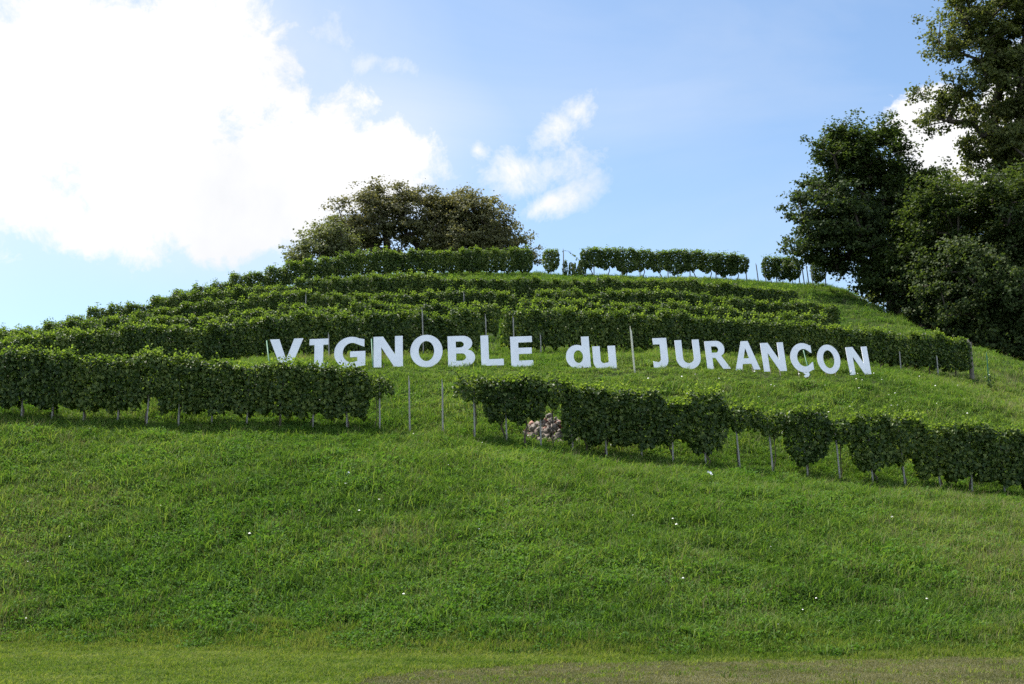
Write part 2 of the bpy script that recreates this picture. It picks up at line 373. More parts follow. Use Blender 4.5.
LEDGE = lambda x: 30.3 + .5 * (vnoise(x, 0 * x, 1.7) - .5)
xs = np.arange(-11.2, -6, .15); V_ = []
for x in xs:
    w_ = .30 * min(1, (x + 11.25) / 1.2, (-5.95 - x) / 1.2) + .02
    for k_ in range(6): V_.append((x, float(LEDGE(np.array(x))) - w_ + 2 * w_ * k_ / 5 + (vnoise(x * 3, k_, 1) - .5) * .12))
V_ = np.array(V_); idx = np.arange(len(V_)).reshape(len(xs), 6)
Q = np.stack([idx[:-1, :-1], idx[1:, :-1], idx[1:, 1:], idx[:-1, 1:]], -1).reshape(-1, 4)
M_soil = simple('bare_soil', (.055, .040, .028), (.13, .10, .07), 5, .95, .1, .5, detail=9)
so = ob('ground', mesh_np('bare_soil', np.c_[V_, H(V_[:, 0], V_[:, 1]) + .012], [Q], [M_soil], True)); so['kind'] = 'structure'

# ------------------------------------------------------------------ grass (instanced tufts)
TUFTS = bpy.data.collections.new('tuft_sources')
def tuft(name, nb, rad, hmin, hmax, wid, bend, material, seed, leafy=False):
    r = np.random.default_rng(seed); mb = MB()
    th = r.random(nb) * 2 * np.pi; rr = np.sqrt(r.random(nb)) * rad
    bx, by = np.cos(th) * rr, np.sin(th) * rr
    hh = hmin + (hmax - hmin) * r.random(nb) ** 1.3; az = r.random(nb) * 2 * np.pi; bd = bend * (0.4 + r.random(nb)) * hh
    dx, dy = np.cos(az), np.sin(az); w = wid * (0.7 + .6 * r.random(nb)); fa = r.random(nb) * np.pi; sx, sy = np.cos(fa), np.sin(fa)
    if not leafy:
        P0 = np.stack([bx, by, -.03 + 0 * bx], 1); P1 = np.stack([bx + dx * bd * .25, by + dy * bd * .25, hh * .6], 1); P2 = np.stack([bx + dx * bd, by + dy * bd, hh * (1 - .15 * bend)], 1)
        s_ = np.stack([sx, sy, 0 * sx], 1) * w[:, None]
        v = np.stack([P0 - s_ * .5, P0 + s_ * .5, P1 + s_ * .45, P1 - s_ * .45, P2], 1).reshape(-1, 3)
        b0 = (np.arange(nb) * 5)[:, None]
        mb.add(v, b0 + np.array([[0, 1, 2, 3]]), b0 + np.array([[3, 2, 4]]))
    else:
        C = np.stack([bx, by, hh * r.random(nb) ** .6], 1)
        Nn = np.stack([dx * .7, dy * .7, .5 + r.random(nb)], 1); tp = np.stack([dx, dy, -.3 + 0 * dx], 1)
        v, q, t_ = leaves(C, Nn, tp, w, .5, lobed=False, asp=1.1); mb.add(v, q, t_)
    me = mb.mesh(name, [material]); o_ = bpy.data.objects.new(name, me); TUFTS.objects.link(o_); return o_
k = 0
def nm(s):
    global k; k += 1; return 'tuft_%02d_%s' % (k - 1, s)
for s in range(3): tuft(nm('long'), 36, .30, .10, .34, .021, 1.05, M_grass, 10 + s)             # 0-2
for s in range(3): tuft(nm('weed'), 60, .28, .05, .26, .070, .6, M_weed, 20 + s, True)         # 3-5
tuft(nm('dry'), 14, .30, .28, .50, .007, .55, M_dry, 30)                                         # 6
for s in range(2): tuft(nm('lawn'), 46, .22, .025, .12, .016, 1.0, M_lawn, 40 + s)             # 7-8
for s in range(2): tuft(nm('worn'), 40, .24, .012, .05, .012, .9, M_pathg, 50 + s)             # 9-10
tuft(nm('tall'), 26, .12, .25, .50, .014, .6, M_grass, 60)                                       # 11
names = sorted(o_.name for o_ in TUFTS.objects)

def gn_group():
    ng = bpy.data.node_groups.new('scatter_tufts', 'GeometryNodeTree')
    ng.interface.new_socket('Geometry', in_out='INPUT', socket_type='NodeSocketGeometry'); ng.interface.new_socket('Geometry', in_out='OUTPUT', socket_type='NodeSocketGeometry')
    a = ng.nodes.new('NodeGroupInput'); b = ng.nodes.new('NodeGroupOutput'); ci = ng.nodes.new('GeometryNodeCollectionInfo')
    ci.inputs['Collection'].default_value = TUFTS; ci.inputs['Separate Children'].default_value = True; ci.inputs['Reset Children'].default_value = True
    ip = ng.nodes.new('GeometryNodeInstanceOnPoints'); ip.inputs['Pick Instance'].default_value = True
    def attr(nm_, ty):
        n_ = ng.nodes.new('GeometryNodeInputNamedAttribute'); n_.data_type = ty; n_.inputs['Name'].default_value = nm_
        return [o_ for o_ in n_.outputs if o_.enabled and o_.name == 'Attribute'][0]
    er = ng.nodes.new('FunctionNodeEulerToRotation')
    ng.links.new(attr('rot', 'FLOAT_VECTOR'), er.inputs[0])
    ng.links.new(a.outputs[0], ip.inputs['Points']); ng.links.new(ci.outputs[0], ip.inputs['Instance'])
    ng.links.new(attr('idx', 'INT'), ip.inputs['Instance Index']); ng.links.new(er.outputs[0], ip.inputs['Rotation']); ng.links.new(attr('scl', 'FLOAT_VECTOR'), ip.inputs['Scale'])
    ng.links.new(ip.outputs[0], b.inputs[0]); return ng
NG = gn_group()
def scatter(name, P, ids, rot, scl, tint):
    me = bpy.data.meshes.new(name); me.vertices.add(len(P)); me.vertices.foreach_set('co', P.astype(np.float32).ravel())
    a = me.attributes.new('idx', 'INT', 'POINT'); a.data.foreach_set('value', ids.astype(np.int32))
    a = me.attributes.new('rot', 'FLOAT_VECTOR', 'POINT'); a.data.foreach_set('vector', rot.astype(np.float32).ravel())
    a = me.attributes.new('scl', 'FLOAT_VECTOR', 'POINT'); a.data.foreach_set('vector', scl.astype(np.float32).ravel())
    a = me.attributes.new('tint', 'FLOAT', 'POINT'); a.data.foreach_set('value', tint.astype(np.float32))
    for m_ in (M_grass, M_weed, M_dry, M_lawn, M_pathg): me.materials.append(m_)
    o_ = ob(name, me); md = o_.modifiers.new('tufts', 'NODES'); md.node_group = NG; return o_
def region(n_, y0, y1, m_=3.0):
    y = np.sqrt(rng.random(n_) * (y1 ** 2 - y0 ** 2) + y0 ** 2); x = (rng.random(n_) * 2 - 1) * (.37 * y + m_); return x, y

def on_track(x, y):
    return (x > -2.5 + (vnoise(x, y, .7) - .5) * .8) & (y < track_far(x) + (vnoise(x, y, .5) - .5) * .8)
# bank and slopes
parts = []
for (cnt, y0, y1) in ((46000, 27, 47), (26000, 47, 60), (20000, 60, 92)):
    x, y = region(cnt, y0, y1); parts.append((x, y))
x = np.concatenate([a for a, b in parts]); y = np.concatenate([b for a, b in parts])
keep = (y > toe_y(x) - .15 + (vnoise(x, y, 1.0) - .5) * .9 + (vnoise(x, y, 3.0) - .5) * .6)
rub = unproj(548, 455, 45); rubx, ruby = rub[0] + .18, 46.4
keep &= ~((((x - rubx) / 1.0) ** 2 + ((y - ruby) / .8) ** 2 < 1) & (rng.random(len(x)) > .15))
x = x[keep]; y = y[keep]; N_ = len(x)
big_n = fbm(x, y, 7, 3); mid_n = fbm(x + 90, y + 40, 2.2, 3); sm = fbm(x - 30, y + 11, .8, 2)
toe_d = y - toe_y(x)
u = rng.random(N_)
weedp = sst((mid_n - .42) * 5) * .30 + .38 * np.exp(-toe_d / 3.5) * sst((4 - x) / 8) + .12
weedp = np.where(y > 47, weedp * .6, weedp)
ids = np.where(u < weedp, rng.integers(3, 6, N_), rng.integers(0, 3, N_))
dryp = .05 + .22 * sst((big_n - .50) * 6); ids = np.where(rng.random(N_) < dryp, 6, ids)
ids = np.where(rng.random(N_) < .03 * (sm > .5), 11, ids)
tint = np.clip(.18 + .55 * big_n + .35 * (mid_n - .5) + .30 * (rng.random(N_) - .5), 0, 1)
tint = tint + .30 * np.exp(-(((x + .4) / 1.6) ** 2 + ((y - 42.2) / .9) ** 2)) + .10 * np.exp(-(((x + 9) / 5) ** 2 + ((y - 41.5) / 2.5) ** 2)); tint = np.where((y > 47) & (y < 58), tint + .12, tint); tint = np.where(toe_d < 4, tint - .10, tint)
s = .40 + 1.5 * np.clip(sm - .25, 0, 1) + .25 * rng.random(N_) + .5 * (mid_n - .5); s = np.where(toe_d < .4, s * .7, s); s = s * np.where(y > 46, .82, 1)
s = s * np.where((y > 43.8) & (y < 46), .8, 1)
lx = [unproj(*a)[0] for a in LET]; ly = np.interp(x, lx, [a[2] for a in LET]); s = np.where((y > ly - 1.3) & (y < ly + .4) & (x > lx[0] - .6) & (x < lx[-1] + .6), s * .42, s)
rot = np.stack([(rng.random(N_) - .5) * .5, (rng.random(N_) - .5) * .5, rng.random(N_) * 6.28], 1)
scl = np.stack([s ** .3, s ** .3, s], 1)
gr = scatter('meadow_grass', np.stack([x, y, H(x, y)], 1), ids, rot, scl, np.clip(tint, 0, 1))
tag(gr, 'long rough green grass and weeds covering the vineyard bank', 'grass', kind='stuff')
LEDGE = lambda x: 30.3 + .5 * (vnoise(x, 0 * x, 1.7) - .5)
# lawn at the foot
x, y = region(30000, 13, 33, 2.0); keep = (y < toe_y(x) + 1.2) & (~on_track(x, y) | (rng.random(len(x)) < .04))
ledge = (np.abs(y - LEDGE(x)) < .30 * sst((x + 11) / 1.5) * sst((-6.2 - x) / 1.5)) & (x < -6.2) & (x > -11)
keep &= ~(ledge & (rng.random(len(x)) < .85)); keep &= ~(((x + 2.0) / .35) ** 2 + ((y - 21.6) / .6) ** 2 < 1)
x = x[keep]; y = y[keep]; N_ = len(x)
mn = fbm(x + 9, y, 2, 3); s = (.35 + .5 * rng.random(N_) + 1.1 * (fbm(x, y, .7, 2) - .25).clip(0)) * (1 + 1.4 * np.exp(-(toe_y(x) - y).clip(0) / .5))
lw = scatter('lawn_grass', np.stack([x, y, H(x, y)], 1), rng.integers(7, 9, N_), np.stack([(rng.random(N_) - .5) * .3, (rng.random(N_) - .5) * .3, rng.random(N_) * 6.28], 1),
             np.stack([np.ones(N_), np.ones(N_), s], 1), np.clip(.15 + .6 * mn + .3 * rng.random(N_), 0, 1))
tag(lw, 'short bright mown grass at the foot of the bank', 'grass', kind='stuff')
x = rng.random(26000) * 20 - 3.2; y = rng.random(26000) * 18 + 13; keep = on_track(x, y) & (fbm(x, y, 1.4, 3) + .35 * rng.random(len(x)) > .34); x = x[keep]; y = y[keep]; N_ = len(x)
wn = scatter('worn_grass', np.stack([x, y, H(x, y) + .01], 1), rng.integers(9, 11, N_), np.stack([0 * x, 0 * x, rng.random(N_) * 6.28], 1),
             np.stack([np.ones(N_), np.ones(N_), .7 + .7 * rng.random(N_)], 1), np.clip(fbm(x, y, 1.5, 3) + .3 * (rng.random(N_) - .5), 0, 1))
tag(wn, 'thin dry trodden grass on the track at the bottom of the photo', 'grass', kind='stuff')

# white clover flowers: little six-petalled heads on stems
mb = MB(); spots = []
def near(px, py):   # ground point under a pixel, by marching the ray
    a = np.linspace(18, 95, 600); dx = (px - 512.0) / F; dy = (342.0 - py) / F
    yf = math.cos(PITCH) - math.sin(PITCH) * dy; zf = math.sin(PITCH) + math.cos(PITCH) * dy
    X = dx / yf * a; Z = EYE + zf / yf * a; hh = H(X, a); i = int(np.argmax(hh >= Z)) if (hh >= Z).any() else 300
    return X[i], a[i], hh[i]
fl = [(rng.uniform(640, 1000), rng.uniform(376, 425)) for _ in range(60)] + [(rng.uniform(0, 1024), rng.uniform(430, 640)) for _ in range(38)] + [(rng.uniform(320, 470), rng.uniform(455, 520)) for _ in range(8)]
for px, py in fl:
    X, Y, Z = near(px, py); hs = rng.uniform(.15, .26); lx, ly = rng.uniform(-.03, .03, 2); sz = rng.uniform(.014, .034)
    c = np.array([X + lx, Y + ly, Z + hs]); v = [c + [0, 0, sz * .6]]; q = []
    for k_ in range(6):
        a = k_ * math.pi / 3; v.append(c + [math.cos(a) * sz, math.sin(a) * sz, 0]); v.append(c + [math.cos(a + .52) * sz * .6, math.sin(a + .52) * sz * .6, -sz * .6])
    T_ = []
    for k_ in range(6):
        i0 = 1 + 2 * k_; i1 = 2 + 2 * k_; i2 = 1 + 2 * ((k_ + 1) % 6); T_ += [[0, i0, i1], [0, i1, i2]]
    mb.add(v, None, T_)
fw = ob('clover_flowers', mb.mesh('clover_flowers', [M_flower])); tag(fw, 'tiny white wildflowers dotted through the green grass', 'wildflowers', kind='stuff')

# ------------------------------------------------------------------ grapevines
def vine_mesh(kind, seed, n_leaf):
    r = np.random.default_rng(seed)
    prof = {'full': ([.30, .45, .8, 1.3, 1.8, 2.0], [.50, .62, .66, .66, .64, .55]),
            'round': ([.38, .55, .85, 1.3, 1.75, 2.08], [.20, .42, .60, .70, .66, .45]),
            'band': ([1.15, 1.4, 1.7, 1.95], [.45, .62, .64, .45]),
            'half': ([.58, .80, 1.3, 1.75, 2.0], [.28, .5, .62, .62, .45]),
            'hedge': ([.22, .35, .8, 1.3, 1.65, 1.8], [.56, .62, .64, .64, .62, .56]),
            'slim': ([.1, .5, 1.0, 1.5, 1.8], [.12, .2, .22, .18, .08])}[kind]
    zs, ws = prof
    lo, hi = zs[0], zs[-1]; C = []
    ph = r.random(4) * 6.28
    while len(C) < n_leaf:
        z = r.uniform(lo, hi); wv = np.interp(z, zs, ws)
        xx = r.uniform(-1, 1) * wv
        # uneven underside and top
        bot = lo + (.18 if kind in ('full', 'half') else .14) * (1 + math.sin(xx * 7 + ph[0])) * .5 + .12 * (1 + math.sin(xx * 17 + ph[1])) * .5
        top = hi - .06 * (1 + math.sin(xx * 9 + ph[2]))
        if z < bot or z > top: continue
        th = (.30 + .05 * math.sin(xx * 6 + ph[3] + z * 4)) * (1 - .35 * (z - lo) / (hi - lo) * 0) * (min(1, (top - z) / .25 + .45))
        if kind == 'slim': th *= .5
        sgn = 1 if r.random() < .5 else -1
        yy_ = sgn * th * (1 - abs(r.normal(0, .22))) if r.random() < .75 else r.uniform(-th, th)
        C.append((xx, yy_, z, sgn))
    C = np.array(C); sg = C[:, 3]; C = C[:, :3]
    Nn = np.stack([r.normal(0, .45, n_leaf), np.sign(C[:, 1] + 1e-6) * .8 + r.normal(0, .45, n_leaf), .45 + r.normal(0, .6, n_leaf) + .8 * (C[:, 2] > hi - .30)], 1)
    tp = np.stack([r.normal(0, .6, n_leaf), r.normal(0, .3, n_leaf), -1 + r.normal(0, .3, n_leaf)], 1)
    v, q, t_ = leaves(C, Nn, tp, .072 + .062 * r.random(n_leaf), .6)
    mb = MB(); mb.add(v, q, t_); leaf = mb.mesh('foliage_' + kind, [M_vine])
    # upright young shoots along the top
    mb = MB(); Cs = []; Nn = []; tp = []; Sz = []
    wtop = np.interp(hi - .1, zs, ws)
    for _ in range({'slim': 3, 'hedge': 15}.get(kind, 14)):
        x0 = r.uniform(-1, 1) * wtop; y0 = r.normal(0, .12); L_ = r.uniform(.05, .20) * (1.9 if r.random() < .14 else 1); lx, ly = r.normal(0, .22), r.normal(0, .15)
        z0 = hi - .22
        pts = [(x0 + lx * L_ * t2 * t2, y0 + ly * L_ * t2, z0 + (L_ + .2) * t2) for t2 in (0, .5, 1)]
        mb.tube(pts, [.006, .005, .002], 4)
        for j in range(15):
            t2 = .25 + .75 * r.random(); Cs.append((x0 + lx * L_ * t2 * t2 + r.normal(0, .085), y0 + ly * L_ * t2 + r.normal(0, .09), z0 + (L_ + .2) * t2 + r.normal(0, .03)))
            Nn.append((r.normal(0, .6), r.normal(0, .6), .7)); tp.append((r.normal(), r.normal(), .1)); Sz.append(.055 + .055 * r.random() * (1.3 - t2 * .6))
    v, q, t_ = leaves(np.array(Cs), np.array(Nn), np.array(tp), np.array(Sz), .5); mb.add(v, q, t_)
    shoots = mb.mesh('shoots_' + kind, [M_shoot])
    # twisted trunk with two arms
    mb = MB(); a, b = r.normal(0, .04, 2); hz = {'slim': .6, 'band': 1.5}.get(kind, .85)
    mb.tube([(a * .2, .05, -.15), (a, .05 + b, .25), (-a, .04, .55), (a * .5, .03, hz)], [.036, .030, .026, .024] if kind != 'band' else [.02, .018, .016, .014], 7)
    if kind != 'slim':
        for sgn in (-1, 1): mb.tube([(a * .5, .03, hz - .03), (sgn * .2, .02, hz + .06), (sgn * .48, .0, hz + .05)], [.02, .016, .011], 6)
        for _ in range(0 if kind == 'band' else 5): x0 = r.uniform(-.45, .45); mb.tube([(x0, 0, hz + .03), (x0 + r.normal(0, .05), r.normal(0, .05), hz + .5), (x0 + r.normal(0, .08), 0, hi - .1)], [.007, .006, .004], 4)
    trunk = mb.mesh('trunk_' + kind, [M_vbark], True)
    return leaf, shoots, trunk
VM = {'full': [vine_mesh('full', 100 + i, 1900) for i in range(5)], 'round': [vine_mesh('round', 120 + i, 1550) for i in range(4)],
      'band': [vine_mesh('band', 140 + i, 560) for i in range(2)], 'half': [vine_mesh('half', 150 + i, 1200) for i in range(2)],
      'hedge': [vine_mesh('hedge', 160 + i, 1650) for i in range(5)], 'slim': [vine_mesh('slim', 180 + i, 320) for i in range(2)]}
def make_vine(x, y, kind, yaw, s=1.0, sz=1.0, label='', group=None, i=0, wide=1.0):
    leaf, shoots, trunk = VM[kind][i % len(VM[kind])]
    v = empty('grapevine', (x, y, h(x, y)), (0, 0, yaw + (math.pi if i % 2 else 0))); v.scale = (s * wide, s, s * sz)
    ob('trunk', trunk, v); ob('foliage', leaf, v); ob('top_foliage', shoots, v)
    tag(v, label, 'grapevine', group); return v
STK = None
def make_stake(x, y, hgt, label, group, lean=(0, 0), mat_='grey', r=.029):
    global STK
    if STK is None:
        STK = {}
        for nm_, m_ in (('grey', M_stake), ('pale', M_palestake), ('dark', M_darkpost), ('green', M_green)):
            mb = MB(); mb.tube([(0, 0, -.3), (0.006, 0, .5), (-.004, .003, .97), (0, 0, 1.0)], [1, .98, .92, .6], 8); STK[nm_] = (mb, m_)
    mb, m_ = STK[mat_]; key = (mat_, round(r, 4)); 
    if key not in STK:
        v = np.concatenate(mb.v).copy(); v[:, :2] *= r; STK[key] = mesh_np('stake', v, [np.concatenate(mb.q), np.concatenate(mb.t)], [m_], True)
    o_ = ob('vine_stake' if mat_ != 'dark' else 'end_post', STK[key]); o_.location = (x, y, h(x, y)); o_.scale = (1, 1, hgt)
    o_.rotation_euler = (lean[0], lean[1], random.random() * 6 if False else 0); tag(o_, label, 'post' if mat_ == 'dark' else 'stake', group); return o_

ORD = ['first', 'second', 'third', 'fourth', 'fifth', 'sixth', 'seventh', 'eighth', 'ninth', 'tenth', 'eleventh', 'twelfth', 'thirteenth', 'fourteenth', 'fifteenth', 'sixteenth', 'seventeenth', 'eighteenth', 'nineteenth', 'twentieth']
def ordl(i): return ORD[i] if i < 20 else ('twenty-' + ORD[i - 20] if i < 29 else ('thirtieth' if i == 29 else 'thirty-' + ORD[i - 30]))
def row_at(row, px):
    a = np.array(row); py = np.interp(px, a[:, 0], a[:, 1]); Y = np.interp(px, a[:, 0], a[:, 2]); return unproj(px, py, Y)
def row_yaw(row, px):
    a = row_at(row, px - 10); b = row_at(row, px + 10); return math.atan2(b[1] - a[1], b[0] - a[0])
# landmarks for telling the vines of a hedge apart
LM = [(285, 'the V of VIGNOBLE'), (318, 'the I of VIGNOBLE'), (349, 'the G of VIGNOBLE'), (388, 'the N of VIGNOBLE'), (427, 'the O of VIGNOBLE'), (462, 'the B of VIGNOBLE'), (492, 'the L of VIGNOBLE'), (522, 'the E of VIGNOBLE'),
      (579, 'the d of du'), (605, 'the u of du'), (662, 'the J of JURANÇON'), (689, 'the U of JURANÇON'), (718, 'the R of JURANÇON'), (748, 'the A of JURANÇON'), (775, 'the first N of JURANÇON'), (803, 'the Ç of JURANÇON'), (830, 'the O of JURANÇON'), (860, 'the last N of JURANÇON')]
USED = set()
def place_words(px, rel):
    """words for where along the sign a vine stands"""
    if px < 270: k_ = int(round((285 - px) / 25)); return None
    d = sorted(LM, key=lambda a: abs(a[0] - px)); a = d[0]
    if abs(a[0] - px) < 11: return rel + ' ' + a[1]
    l = [q for q in LM if q[0] <= px]; r_ = [q for q in LM if q[0] > px]
    if l and r_: return rel + ' gap between ' + l[-1][1].replace('the ', '', 1).split(' of ')[0] + ' and ' + r_[0][1].replace('the ', '', 1)
    return None

# --- front row
left = [(-75, 'full'), (-42, 'full'), (-10, 'full'), (22, 'full'), (52, 'full'), (84, 'full'), (118, 'full'), (147, 'half'), (179, 'full'), (212, 'full'), (247, 'full'), (280, 'full'), (313, 'full'), (347, 'full')]
right_ = [(475, 'band'), (503, 'half'), (526, 'half'), (553, 'band'), (585, 'full'), (607, 'full'), (642, 'full'), (672, 'half'), (706, 'round'), (738, 'band'), (808, 'round'), (842, 'band'), (873, 'round'), (905, 'half'), (940, 'full'), (972, 'full'), (1005, 'full'), (1038, 'full'), (1071, 'full')]
desc = {'full': 'dense dark vine', 'half': 'high-cut dark grapevine', 'band': 'thin top-wire grapevine', 'round': 'round-headed dark grapevine'}
for i, (px, kd) in enumerate(left):
    x, y, z = row_at(ROW1, px)
    lab = '%s, %s from the left in left half of the lowest row' % (desc[kd], ordl(max(i - 3, 0))) if px > 0 else 'dense dark grapevine of the lowest row just past the left edge of the photo'
    sz = (1.10 if px < 240 else 1.03) * (1 + .05 * math.sin(px * .05))
    make_vine(x, y, kd, row_yaw(ROW1, px), 1.0, sz * random.uniform(.97, 1.04), lab, 'grapevines of the lowest row', i)
x, y, z = row_at(ROW1, 376); make_vine(x, y, 'band', 0, .85, 1.04, 'short tip of thin vine leaves at the right end of the left hedge, lowest row', 'grapevines of the lowest row', 1)
for i, (px, kd) in enumerate(right_):
    x, y, z = row_at(ROW1, px)
    lab = '%s, %s from the left in the right half of the lowest row' % (desc[kd], ordl(i)) if px < 1024 else 'dense dark grapevine of the lowest row just past the right edge of the photo'
    s_ = 1.04
    make_vine(x, y, kd, row_yaw(ROW1, px), s_, random.uniform(.97, 1.12) * (1.04 if kd == 'round' else 1), lab, 'grapevines of the lowest row', i + 3, wide=1.05 if kd != 'round' else 1.0)
x, y, z = row_at(ROW1, 775); make_vine(x, y, 'band', 0, 1.0, 1.03, 'arching band of vine leaves between two bare stakes in the lowest row', 'grapevines of the lowest row', 1)
stakes1 = [22, 52, 84, 118, 147, 179, 212, 247, 280, 313, 347, 380, 410, 443, 475, 507, 541, 573, 607, 642, 673, 706, 740, 773, 808, 840, 873, 905, 940, 972, 1005]
bare = {380: 'first', 410: 'second', 443: 'third', 475: 'fourth'}
vis = [s_ for s_ in stakes1]
for i, px in enumerate(stakes1):
    x, y, z = row_at(ROW1, px)
    if px in bare: lab = 'bare grey stake in the gap of the lowest row, %s of four from the left' % bare[px]
    elif px == 541: lab = 'grey stake standing in front of the pile of rubble'
    elif px == 773: lab = 'leaning grey stake bare below a thin arch of leaves, under the N of JURANÇON'
    elif px == 740: lab = 'grey stake bare below a thin arch of leaves, under the A of JURANÇON'
    elif px < 400: lab = 'grey stake at the foot of the left hedge, %s from the left edge' % ordl(i)
    else: lab = 'grey stake under the right half of the lowest row, %s from the left end' % ordl(i - 15)
    make_stake(x, y - .06, 1.55 if px < 400 else 1.72, lab, 'stakes of the lowest row', (R(random.uniform(-3, 3)), R(-2.0 + random.uniform(-2.5, 1.5) - (0 if px > 400 else -3))))

# --- upper rows
def hedge_row(row, pxs, name, group, kindf, rel, sz=1.0, s=1.0, skip=()):
    labs = []
    for i, px in enumerate(pxs):
        if any(a <= px <= b for a, b in skip): continue
        x, y, z = row_at(row, px); kd = kindf(px)
        vsz = sz * random.uniform(.90, 1.09)
        w_ = place_words(px, rel)
        lab = ('%s, %s' % (name, w_)) if w_ else None
        labs.append([make_vine(x, y, kd, row_yaw(row, px), s, vsz, '', group, i + int(px) % 3), lab, px])
    # vines clear of the sign: count them outward from it
    lf = sorted([a for a in labs if a[1] is None and a[2] < 300], key=lambda a: -a[2]); rt = sorted([a for a in labs if a[1] is None and a[2] >= 300], key=lambda a: a[2])
    for k_, a in enumerate(lf): a[1] = '%s, %s one left of the V of VIGNOBLE' % (name, ordl(k_))
    for k_, a in enumerate(rt): a[1] = '%s, %s one right of the last N of JURANÇON' % (name, ordl(k_))
    cnt = {}
    for a in labs: cnt.setdefault(a[1], []).append(a)
    for kx, v in cnt.items():
        v.sort(key=lambda a: a[2])
        for j, a in enumerate(v):
            a[0]['label'] = a[1] if len(v) == 1 else a[1] + (', left of two' if j == 0 else ', right of two') if len(v) == 2 else a[1]
def spaced(row, a, b, d=1.08):
    px = a; r_ = []
    while px <= b:
        r_.append(px); Y = row_at(row, px)[1]; px += d * F / Y
    return r_
r2 = spaced(ROW2, -110, 965)
hedge_row(ROW2, r2, 'vine in second row', 'grapevines of the second row', lambda px: 'hedge', 'behind', 1.03, 1.0, skip=[(486, 512)])
hedge_row(ROW3, spaced(ROW3, -80, 818), 'vine in third row', 'grapevines of the third row', lambda px: 'hedge', 'above', .93, 1.0, skip=[(505, 520)])
hedge_row(ROW4, spaced(ROW4, -60, 828), 'vine in fourth row', 'grapevines of the fourth row', lambda px: 'hedge', 'above', .90, 1.0, skip=[(462, 480), (520, 540)])
hedge_row(ROW5, spaced(ROW5, -30, 806), 'vine in fifth row', 'grapevines of the fifth row', lambda px: 'hedge', 'above', .94, 1.0)
hedge_row(RIDA, spaced(RIDA, 165, 532, 1.05), 'vine of clipped hilltop hedge', 'grapevines of the hilltop hedge', lambda px: 'hedge', 'above', .91, 1.0)
# right part of the hilltop row stands against the sky
def top_vine(px, kd, lab, sz=.95, s=1.0, i=0, wide=1.0):
    x, y, z = row_at(RIDB, px); return make_vine(x, y, kd, 0, s, sz, lab, 'grapevines against the sky', i, wide)
top_vine(551, 'round', 'lone small bright grapevine against the sky between two hedges', .85, .98, 1, .8)
top_vine(565, 'slim', 'slim leafy vine climbing a stake on the hilltop, left of two clipped stumps', .6, 1.0, 0, .8)
for k_, px in enumerate([592, 609, 627, 644, 661, 678, 695, 711, 726, 738]):
    top_vine(px, 'half' if k_ % 3 != 2 else 'round', 'dark grapevine of the hilltop row against the sky, %s of ten from the left' % ordl(k_), .86 if px > 700 else .93, 1.0, k_, 1.15)
for k_, px in enumerate([771, 783, 793]):
    top_vine(px, 'round', ['dark grapevine against the sky, left of the three by the right-hand bare stake', 'dark grapevine against the sky, middle of the three left of the big trees', 'dark grapevine against the sky, right of the three left of the big trees'][k_], .88, .95, k_, .85)
top_vine(819, 'round', 'lone dark grapevine on the skyline touching the tree branches', .85, .95, 2, .75)
# two clipped leafy stumps
def stump(px, s_, lab, seed):
    x, y, z = row_at(RIDB, px); r = np.random.default_rng(seed); n_ = 420
    zz = r.random(n_) * 1.0; wv = .30 * (1 - .35 * zz); th = r.random(n_) * 6.28
    C = np.stack([np.cos(th) * wv + .18 * zz * (1 if s_ > 1 else -.2), np.sin(th) * wv, zz], 1)
    v, q, t_ = leaves(C, np.stack([np.cos(th), np.sin(th), .3 + 0 * th], 1) + r.normal(0, .3, (n_, 3)), np.tile([0, 0, -1.], (n_, 1)) + r.normal(0, .3, (n_, 3)), .07 + .06 * r.random(n_), .5)
    e = empty('leafy_stump', (x, y, h(x, y))); e.scale = (s_, s_, s_)
    mb = MB(); mb.add(v, q, t_); ob('foliage', mb.mesh('stump_leaves', [M_vine]), e)
    mb = MB(); mb.tube([(0, 0, -.2), (.03, 0, .5), (.1 if s_ > 1 else 0, 0, .9)], [.13, .11, .08], 8); ob('trunk', mb.mesh('stump_trunk', [M_vbark], True), e)
    tag(e, lab, 'shrub', 'leafy stumps on the hilltop')
stump(573, .95, 'low leafy stump on the skyline, left of a pair', 5); stump(580, 1.12, 'taller leaning leafy stump on the skyline, right of a pair', 6)
# drooping shoot linking stake and hedge
x0, y0, z0 = row_at(RIDB, 563); x1 = row_at(RIDB, 578)[0]; zb = h(x0, y0); mb = MB(); Cs = []
pth = [(x0, y0, zb + 1.75), (x0 + .35, y0, zb + 1.72), (x0 + .7, y0, zb + 1.45), (x1 + .15, y0, zb + 1.0)]
mb.tube(pth, [.008, .007, .006, .004], 4)
for i in range(26):
    t2 = rng.random() * 2.99; a = int(t2); f_ = t2 - a; Cs.append([pth[a][j] * (1 - f_) + pth[a + 1][j] * f_ + rng.normal(0, .05) for j in range(3)])
v, q, t_ = leaves(np.array(Cs), rng.normal(0, 1, (26, 3)), rng.normal(0, 1, (26, 3)), .08 + .05 * rng.random(26)); mb.add(v, q, t_)
o_ = ob('vine_tendril', mb.mesh('vine_tendril', [M_vine])); tag(o_, 'single leafy shoot arching through the sky beside the bare hilltop stake', 'vine shoot')
